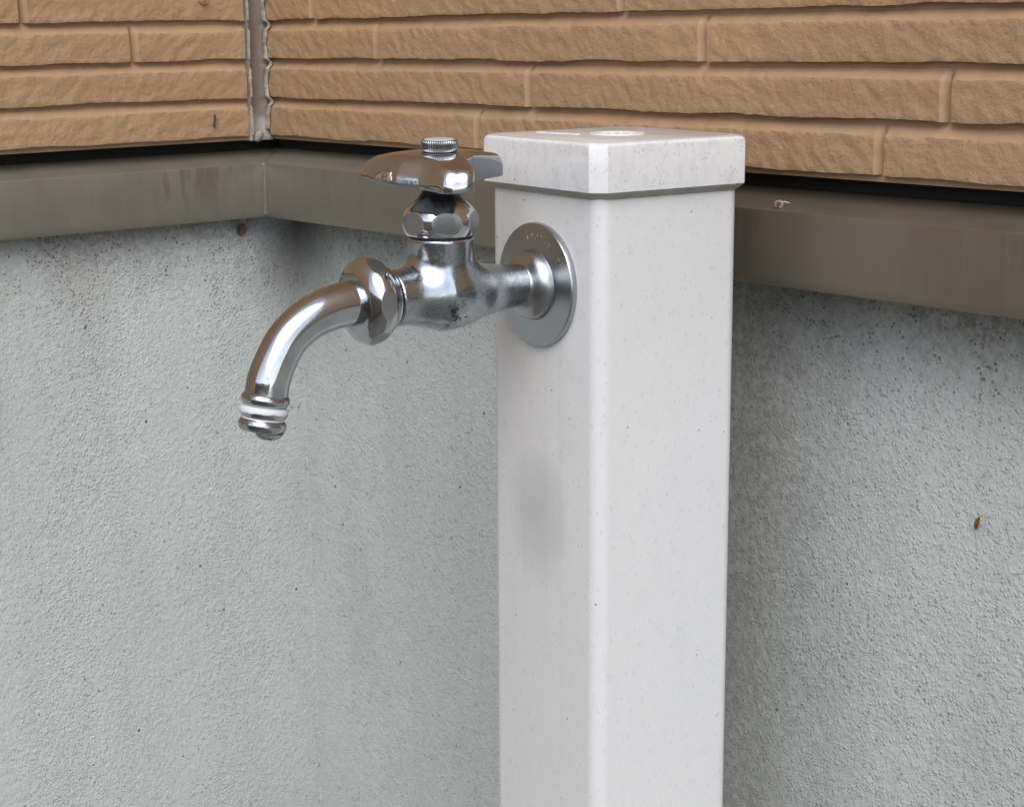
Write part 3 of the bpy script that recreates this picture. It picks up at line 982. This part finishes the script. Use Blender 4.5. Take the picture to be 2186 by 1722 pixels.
# direction from the tap to the camera in the tap frame (for the turn of nuts and handle)
camdir = (Vector((0.93010689, -0.55009801, 0)) - Vector((T.x, T.y, 0))) - b_ * (BY * M1)
cam_ang = math.degrees(math.atan2(camdir.dot(py), camdir.dot(px)))     # in tap frame
bon_prof = [(6.0, 23.2), (12.6, 23.2), (13.4, 23.6), (14.4, 25.4), (14.95, 27.6), (15.0, 29.6), (14.6, 31.4), (13.6, 33.2), (12.2, 34.6), (10.6, 35.9), (9.0, 37.4), (7.8, 39.0), (7.0, 40.4), (6.7, 41.0), (6.2, 41.2)]
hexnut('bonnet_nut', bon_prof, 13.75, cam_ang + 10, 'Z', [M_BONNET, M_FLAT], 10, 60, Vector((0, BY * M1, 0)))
lathe('gap_shade_ring', [(10, 22.4), (12.3, 22.4), (12.3, 23.4), (10, 23.4)], M_DARK, BY, tap)  # black ring painting the shaded gap between body and bonnet
nut_prof = [(10.7, 72.3), (11.8, 72.4), (12.5, 72.9), (12.9, 73.8), (13.3, 74.6), (14.2, 75.4), (15.4, 76.9), (16.3, 78.7), (16.8, 80.9), (16.55, 82.7), (15.8, 84.3), (14.5, 85.8), (12.9, 86.9), (11.4, 87.5), (10.5, 87.6), (9.9, 87.2), (9.9, 80.0)]
def nut_spout():
    o = hexnut('spout_nut', nut_prof[:-2], 15.75, 2, 'Y', [M_NUT, M_FLAT], 40, 120, Vector((0, 0, 0.7 * M1)))
    return o
nut_spout()
lathe('nut_mouth_shade_ring', [(8.3, -87.3), (9.95, -87.3), (9.95, -86.8)], M_DARK, 0, tap, axis='Y', zc=0.7)  # black ring standing for the shade inside the nut's mouth

# ---- spout: swept tube in the y-z plane of the tap frame
ctr = [(0, -72, 0.6), (0, -84, 0.6), (0, -93, 0.1), (0, -101.5, -1.7), (0, -109.0, -5.1), (0, -115.6, -10.2), (0, -120.3, -17.0), (0, -123.7, -24.0), (0, -125.2, -29.8), (0, -125.5, -31.2)]
path = catmull(ctr, 8)
def sweep(name, path, rad_of, seg=48):
    v, f = [], []
    npt = len(path)
    for i, p in enumerate(path):
        t = (path[min(i + 1, npt - 1)] - path[max(i - 1, 0)]).normalized()
        nx = Vector((1, 0, 0)); nb = t.cross(nx).normalized()
        r = rad_of(i / (npt - 1))
        for k in range(seg):
            a = 2 * math.pi * k / seg
            v.append((p + nx * (r * math.cos(a)) + nb * (r * math.sin(a))) * M1)
    for i in range(npt - 1):
        for k in range(seg):
            q = (k + 1) % seg
            f.append((i * seg + k, i * seg + q, (i + 1) * seg + q, (i + 1) * seg + k))
    f.append(tuple(reversed(range(seg)))); f.append(tuple((npt - 1) * seg + k for k in range(seg)))
    return recalc(pymesh(name, v, f))
M_SPOUT = mat_chrome('spout_chrome', (0.50, 0.505, 0.52, 1), (0.06, 0.19), patch=0.6, pscale=55)
spout = obj('spout', sweep('spout', path, lambda t: 8.75 - 0.75 * math.sin(math.pi * min(1, max(0, (t - 0.18) / 0.72))) ** 1.2 - 0.5 * t), M_SPOUT, tap, True)
spout.data.set_sharp_from_angle(angle=R(50))
# hose rings at the outlet, turned on the outlet axis
end = path[-1]; tdir = (path[-1] - path[-4]).normalized()
zq = -tdir; xq = Vector((1, 0, 0)); yq = zq.cross(xq)
OUT = frame(end * M1, xq, yq, zq)
def ring(name, prof, mat):
    me = recalc(revolve(name, [(r * M1, hh * M1) for r, hh in prof], 96))
    me.transform(OUT)
    o = obj(name, me, mat, spout, True)
    me.set_sharp_from_angle(angle=R(55))
    return o
def bead(z0, hgt, r0, r1, n=10):
    return [(r0 + (r1 - r0) * math.sin(math.pi * i / n) ** 0.7, z0 - hgt * i / n) for i in range(n + 1)]
M_RING = mat_chrome('pitted_chrome', (0.50, 0.505, 0.52, 1), (0.08, 0.22), dull=0.6, patch=0.9, pscale=260, bump=0.2)
ring('hose_ring', [(6.0, 1.9)] + bead(1.9, 4.5, 7.9, 9.1) + [(6.0, -2.6)], M_RING)
def mat_lime():
    M = Mat('limed_chrome')
    mp = M.n.new('ShaderNodeMapping')
    g = M.noise(420, 4, 0.6)
    geo = M.n.new('ShaderNodeNewGeometry')
    nz_ = M.sep(geo.outputs['Normal'])[2]
    k = M.maprange(M.math('ADD', nz_, M.math('MULTIPLY', M.math('SUBTRACT', g, 0.5), 0.9)), -0.06, 0.06)
    M.set(color=M.mix(k, (0.52, 0.52, 0.53, 1), (0.60, 0.63, 0.66, 1)), metal=M.math('SUBTRACT', 1.0, k), rough=M.maprange(k, 0.0, 1.0, 0.15, 0.65),
          normal=M.bump(g, 0.25, 0.0005))
    return M.m
ring('hose_ring', [(6.0, -2.7)] + bead(-2.7, 4.4, 7.9, 9.0) + [(6.0, -7.4)], mat_lime())
ring('hose_ring', [(6.0, -7.2), (7.7, -7.3)] + bead(-7.5, 4.6, 7.8, 9.0) + [(6.9, -12.3), (6.0, -11.6), (6.0, -6)], M_RING)
ring('neck_groove', [(7.9, -7.0), (7.95, -7.3), (7.9, -7.8)], M_WHITE)

# ---- stem and handle
lathe('stem', [(0, 52), (4.2, 52), (4.2, 40.6), (5.2, 40.4), (5.2, 39.0), (0, 39.0)], M_BRASS, BY, tap, 48)
HB = cam_ang - 90.0          # handle frame: +x = image right, -y = towards the camera ... rotated below
def handle():
    arms = [162.0, 283.0, 45.0]
    nth = 360
    def sd_arm(x, y, an, L):
        c, s = math.cos(R(an)), math.sin(R(an))
        u, w = x * c + y * s, -x * s + y * c
        hw = 7.4 + 0.5 * math.cos(u / 31 * 3.0)
        rd = 4.8
        qx = abs(u - L / 2) - L / 2 + rd; qy = abs(w) - hw + rd
        return math.hypot(max(qx, 0), max(qy, 0)) + min(max(qx, qy), 0) - rd
    def s2(a, b, k):
        hh = min(max(0.5 + 0.5 * (b - a) / k, 0), 1)
        return b * (1 - hh) + a * hh - k * hh * (1 - hh)
    def web(x, y):
        # the skirt that fills the hollow between the left arm and the near arm
        pts = [(0, 0), (-26.5, -1.0), (-17, -13.5), (4.0, -26.5)]
        best = 1e9
        ins_ = True
        m = len(pts)
        for i in range(m):
            ax_, ay = pts[i]; bx, by = pts[(i + 1) % m]
            ex, ey = bx - ax_, by - ay
            t = max(0, min(1, ((x - ax_) * ex + (y - ay) * ey) / (ex * ex + ey * ey)))
            best = min(best, math.hypot(x - ax_ - ex * t, y - ay - ey * t))
            if ex * (y - ay) - ey * (x - ax_) < 0: ins_ = False
        return -best if ins_ else best
    def sd(x, y):
        d = math.hypot(x, y) - 12.5
        for an in arms: d = s2(d, sd_arm(x, y, an, 31.0), 2.2)
        d = s2(d, web(x, y), 5.0)
        return d
    rad = []
    for i in range(nth):
        a = 2 * math.pi * i / nth
        lo_, hi_ = 5.0, 40.0
        # first crossing outwards
        r = 8.0
        while sd(r * math.cos(a), r * math.sin(a)) < 0 and r < 40: r += 0.25
        lo_, hi_ = r - 0.25, r
        for _ in range(14):
            md = (lo_ + hi_) / 2
            if sd(md * math.cos(a), md * math.sin(a)) < 0: lo_ = md
            else: hi_ = md
        rad.append(lo_)
    # how the edge rolls over: broad on the skirt side and at the tips, sharp at the open notch
    def angd(a, b): return abs((a - b + 180) % 360 - 180)
    v, f, mi = [], [], []
    ns = 46
    cols = []
    for i in range(nth):
        a = 360.0 * i / nth
        rr = rad[i]
        tip = max(math.exp(-(angd(a, q) / 11.0) ** 2) for q in arms)
        skirt = 1.0 if 162 <= a <= 283 else max(0.0, 1 - min(angd(a, 162), angd(a, 283)) / 9.0)
        w = 3.2 + 1.6 * tip + 5.6 * skirt * (1 - tip * 0.85)
        w = min(w, rr * 0.62, 9.5)
        zr = 43.6 + 1.5 * math.exp(-(angd(a, 162) / 38.0) ** 2)                                   # rim
        soft = max(tip, skirt)
        col = []
        for k in range(ns + 1):
            s_ = k / ns
            s_ = s_ ** 0.8 if k else 0.0
            r = rr * (1 - (1 - s_) ** 1.35)
            zt = 55.7 - 4.4 * (r / 31.0) ** 2.1
            e = rr - r
            if e < w:
                q = 1 - e / w
                zend = zr + 0.6 + (1 - soft) * max(0, (55.7 - 4.4 * (rr / 31.0) ** 2.1) - zr - 2.9)
                zt = zend + (zt - zend) * math.sqrt(max(0.0, 1 - q ** 2.2))
            col.append((r, zt))
        col.append((rr, zr + 0.35))
        col.append((rr - 0.25, zr))
        col.append((rr - 1.3, zr + 0.05))
        col.append((rr - 1.7, zr + 2.5))
        col.append((rr * 0.7, 49.6))
        col.append((rr * 0.2, 50.2))
        for (r, z) in col:
            v.append((r * math.cos(R(a)) * M1, r * math.sin(R(a)) * M1, z * M1))
        cols.append(soft)
    m = ns + 7
    for i in range(nth):
        j = (i + 1) % nth
        for k in range(m - 1):
            f.append((i * m + k, j * m + k, j * m + k + 1, i * m + k + 1))
            side = k >= ns
            mi.append(1 if side else 0)
    f.append(tuple(i * m + m - 1 for i in range(nth))); mi.append(1)
    me = pymesh('handle', v, f)
    for p, q in zip(me.polygons, mi): p.material_index = q
    bm = bmesh.new(); bm.from_mesh(me)
    bmesh.ops.remove_doubles(bm, verts=bm.verts, dist=1e-6)
    bmesh.ops.recalc_face_normals(bm, faces=bm.faces)
    bm.to_mesh(me); bm.free()
    return me
hme = handle()
M_HANDLE = mat_chrome('handle_chrome', (0.52, 0.52, 0.53, 1), (0.05, 0.12), patch=0.4, pscale=60, bump=0.05)
def add_badge(m):
    # small cast badge, worn rough, on the flank of the left arm
    M = Mat.__new__(Mat)
    M.m = m; M.n, M.l = m.node_tree.nodes, m.node_tree.links
    M.b = M.n['Principled BSDF']; M.tc = M.n.new('ShaderNodeTexCoord')
    s_ = M.sep()
    w = M.math('MULTIPLY', M.math('SUBTRACT', M.noise(500, 3), 0.5), 0.0012)
    x = M.math('ADD', s_[0], w); z = M.math('ADD', s_[2], w)
    u = M.math('SUBTRACT', x, M.math('MULTIPLY', M.math('SUBTRACT', z, 0.0455), 0.9))
    a1 = M.maprange(u, -0.0258, -0.0252); a2 = M.maprange(x, -0.0182, -0.0188)
    b1 = M.maprange(z, 0.0456, 0.0460); b2 = M.maprange(z, 0.0494, 0.0489)
    c1 = M.maprange(s_[1], 0.004, 0.003)
    k = M.math('MULTIPLY', M.math('MULTIPLY', M.math('MULTIPLY', a1, a2), M.math('MULTIPLY', b1, b2)), c1)
    old = {n: M.b.inputs[n].links[0].from_socket for n in ('Base Color', 'Roughness', 'Normal')}
    rg = M.ramp(M.noise(900, 3, 0.6), [(0.4, 0.0), (0.6, 1.0)])
    M.l.new(M.mix(k, old['Base Color'], M.mix(rg, (0.82, 0.80, 0.76, 1), (0.30, 0.25, 0.20, 1))), M.b.inputs['Base Color'])
    M.l.new(M.math('ADD', old['Roughness'], M.math('MULTIPLY', k, 0.25)), M.b.inputs['Roughness'])
    M.l.new(M.bump(M.math('MULTIPLY', k, M.math('ADD', M.noise(900, 2), 1.0)), 0.8, 0.0006, old['Normal']), M.b.inputs['Normal'])
add_badge(M_HANDLE)
hdl = obj('handle', hme, [M_HANDLE, M_MATTE], tap, True)
hme.set_sharp_from_angle(angle=R(38))
hdl.location = (0, BY * M1, 0)
hdl.rotation_euler = (Matrix.Rotation(R(cam_ang + 90), 3, 'Z') @ Matrix.Rotation(R(3.4), 3, 'X')).to_euler()
hdl.location = Vector((0, BY * M1, 0)) + Vector((0, 0, 0.047)) - hdl.rotation_euler.to_matrix() @ Vector((0, 0, 0.047))
# knurled screw on top
v, f = [], []
nk = 46 * 8
prof = [(4.0, 54.6, 0), (5.6, 55.6, 0), (6.6, 55.75, 0), (7.0, 56.1, 1), (7.15, 56.5, 1), (7.15, 58.9, 1), (7.0, 59.5, 1), (6.6, 60.0, 0), (6.2, 60.15, 0), (5.9, 60.0, 0)]
for i in range(nk):
    a = 2 * math.pi * i / nk
    kn = 0.42 * (0.5 + 0.5 * math.cos(a * 46)) ** 0.8
    for r, z, k in prof:
        rr = r - kn * k
        v.append((rr * math.cos(a) * M1, rr * math.sin(a) * M1, z * M1))
m = len(prof)
for i in range(nk):
    j = (i + 1) % nk
    for k in range(m - 1): f.append((i * m + k, j * m + k, j * m + k + 1, i * m + k + 1))
knob = obj('knurled_screw', recalc(pymesh('knurled_screw', v, f)), M_CHROME, hdl, True)
knob.data.set_sharp_from_angle(angle=R(50))
disc = obj('index_disc', recalc(revolve('index_disc', [(0.0, 0.06025), (0.0056, 0.06022), (0.00595, 0.0600), (0.00595, 0.0590), (0, 0.0590)], 64)),
           mat_plain('pale_disc', (0.50, 0.58, 0.57, 1), 0.3), hdl, True)

# ------------------------------------------------------------------ water drop at the outlet
MW = Mat('water')
MW.set(color=(0.95, 0.97, 0.97, 1), rough=0.02, trans=1.0, ior=1.33)
bm = bmesh.new()
bmesh.ops.create_uvsphere(bm, u_segments=32, v_segments=20, radius=1)
for vv in bm.verts:
    p = vv.co
    k = 1.0 if p.z < 0 else 1.0 + 0.25 * p.z
    vv.co = Vector((p.x * 0.0054 * k, p.y * 0.0054 * k, p.z * (0.0034 if p.z < 0 else 0.0022)))
drop = obj('water_drop', bm, MW.m, None, True)
oc = OUT @ Vector((0.0022, 0.0022, -0.0118))
drop.matrix_world = TAP @ Matrix.Translation(oc)
tag(drop, 'clear water drop hanging from the mouth of the tap spout', 'water drop')

# ------------------------------------------------------------------ bits of debris
def leaf(name, L, W, curl, thick, mat, mw, label, ragged=0.0, group=None):
    v, f = [], []
    n, k = 14, 7
    for s_ in (1, -1):
        for i in range(n + 1):
            t = i / n
            w = W * math.sin(math.pi * min(1, t * 0.93 + 0.05)) ** 0.8 * (1 + ragged * noise.noise(Vector((t * 9, 3, 1))))
            for j in range(k):
                q = j / (k - 1) * 2 - 1
                v.append((q * w, (t - 0.5) * L, curl * (q * q) * W + 0.15 * L * math.sin(t * 3.1) * curl + s_ * thick / 2 - (0.25 * W * (1 - abs(q)) if s_ > 0 and abs(q) < 0.2 else 0)))
    m = (n + 1) * k
    for s_ in (0, 1):
        for i in range(n):
            for j in range(k - 1):
                a = s_ * m + i * k + j
                f.append((a, a + 1, a + k + 1, a + k) if s_ == 0 else (a, a + k, a + k + 1, a + 1))
    bnd = [i * k for i in range(n + 1)] + [n * k + j for j in range(1, k)] + [i * k + k - 1 for i in range(n - 1, -1, -1)] + [j for j in range(k - 2, 0, -1)]
    for i in range(len(bnd)):
        a, b = bnd[i], bnd[(i + 1) % len(bnd)]
        f.append((a, b, m + b, m + a))
    o = obj(name, recalc(pymesh(name, v, f)), mat, None, True)
    o.matrix_world = mw
    tag(o, label, 'leaf', None, group)
    return o
cpos = Vector((0.93010689, -0.55009801, CAM_Z))
def hit(px_, py_, P, n):
    d = fwd + right * ((px_ - 1093) / 3836.863) - up * ((py_ - 861) / 3836.863)
    t = (P - cpos).dot(n) / d.dot(n)
    return cpos + d * t
# leaf sliver on the right foundation face
pR = hit(2091, 1115, Vector((0, 0.0315, 0)), Vector((0, 1, 0)))
ang = R(-18)
leaf('dry_leaf', 0.0062, 0.0011, 0.5, 0.0002, mat_plain('orange_leaf', (0.26, 0.10, 0.025, 1), 0.5, 0, 0.3, 900, 0.5),
     frame(pR + Vector((0, -0.0008, 0)), Vector((math.cos(ang), 0, math.sin(ang))), Vector((-math.sin(ang), 0, math.cos(ang))), Vector((0, -1, 0))),
     'tiny orange-brown leaf sliver stuck to the foundation right of the post')
pL = hit(510, 489, -nl * 0.0150, nl)
ang = R(25)
leaf('dry_leaf', 0.0075, 0.0030, 0.35, 0.0002, mat_plain('rust_leaf', (0.17, 0.062, 0.035, 1), 0.6, 0, 0.4, 700, 0.5),
     frame(pL + nl * 0.0016, -BD * math.cos(ang) + Vector((0, 0, 1)) * math.sin(ang), BD * math.sin(ang) + Vector((0, 0, 1)) * math.cos(ang), nl),
     'rust-red leaf scrap caught under the flashing near the corner', 0.8)
# curled husk on the flashing, right of the post
M_HUSK = mat_plain('dry_husk', (0.34, 0.25, 0.18, 1), 0.7, 0, 0.5, 900, 0.6)
v, f = [], []
seg, na = 10, 22
for i in range(na + 1):
    t = i / na
    a = R(-60 + 300 * t)
    rr = 0.0014 + 0.0005 * noise.noise(Vector((t * 4, 1, 2)))
    c = Vector((rr * math.cos(a), 0.0004 * math.sin(t * 5), rr * math.sin(a)))
    w = 0.00045 + 0.0004 * (1 - t) + 0.0002 * noise.noise(Vector((t * 12, 5, 2)))
    dr = Vector((math.cos(a), 0, math.sin(a)))
    for k in range(seg):
        b = 2 * math.pi * k / seg
        v.append(c + dr * (w * math.cos(b)) + Vector((0, 1, 0)) * (1.5 * w * math.sin(b)))
for i in range(na):
    for k in range(seg):
        q = (k + 1) % seg
        f.append((i * seg + k, i * seg + q, (i + 1) * seg + q, (i + 1) * seg + k))
f += [tuple(range(seg)), tuple(na * seg + k for k in range(seg))]
husk = obj('curled_husk', recalc(pymesh('curled_husk', v, f)), M_HUSK, None, True)
tg = []
vt, ft = [], []
for i in range(7):                                   # dry twig end lying behind the curl
    t = i / 6
    for k in range(6):
        b = 2 * math.pi * k / 6
        r_ = 0.00045 * (1 - 0.6 * t)
        vt.append((0.0012 + 0.0034 * t, r_ * math.cos(b) + 0.0006 * t, 0.0010 + r_ * math.sin(b) + 0.0003 * math.sin(t * 4)))
for i in range(6):
    for k in range(6):
        q = (k + 1) % 6
        ft.append((i * 6 + k, i * 6 + q, (i + 1) * 6 + q, (i + 1) * 6 + k))
ft += [tuple(range(6)), tuple(36 + k for k in range(6))]
obj('stalk', recalc(pymesh('stalk', vt, ft)), mat_plain('pale_stalk', (0.5, 0.40, 0.33, 1), 0.7), husk, True)
pH = hit(1661, 447, Vector((0, 0.0022, 0)), Vector((0, 1, 0)))
husk.location = Vector((pH.x, 0.0026, ZT + 0.0020))
husk.rotation_euler = (0, 0, R(20))
tag(husk, 'curled dry husk lying on the flashing edge right of the post', 'husk')
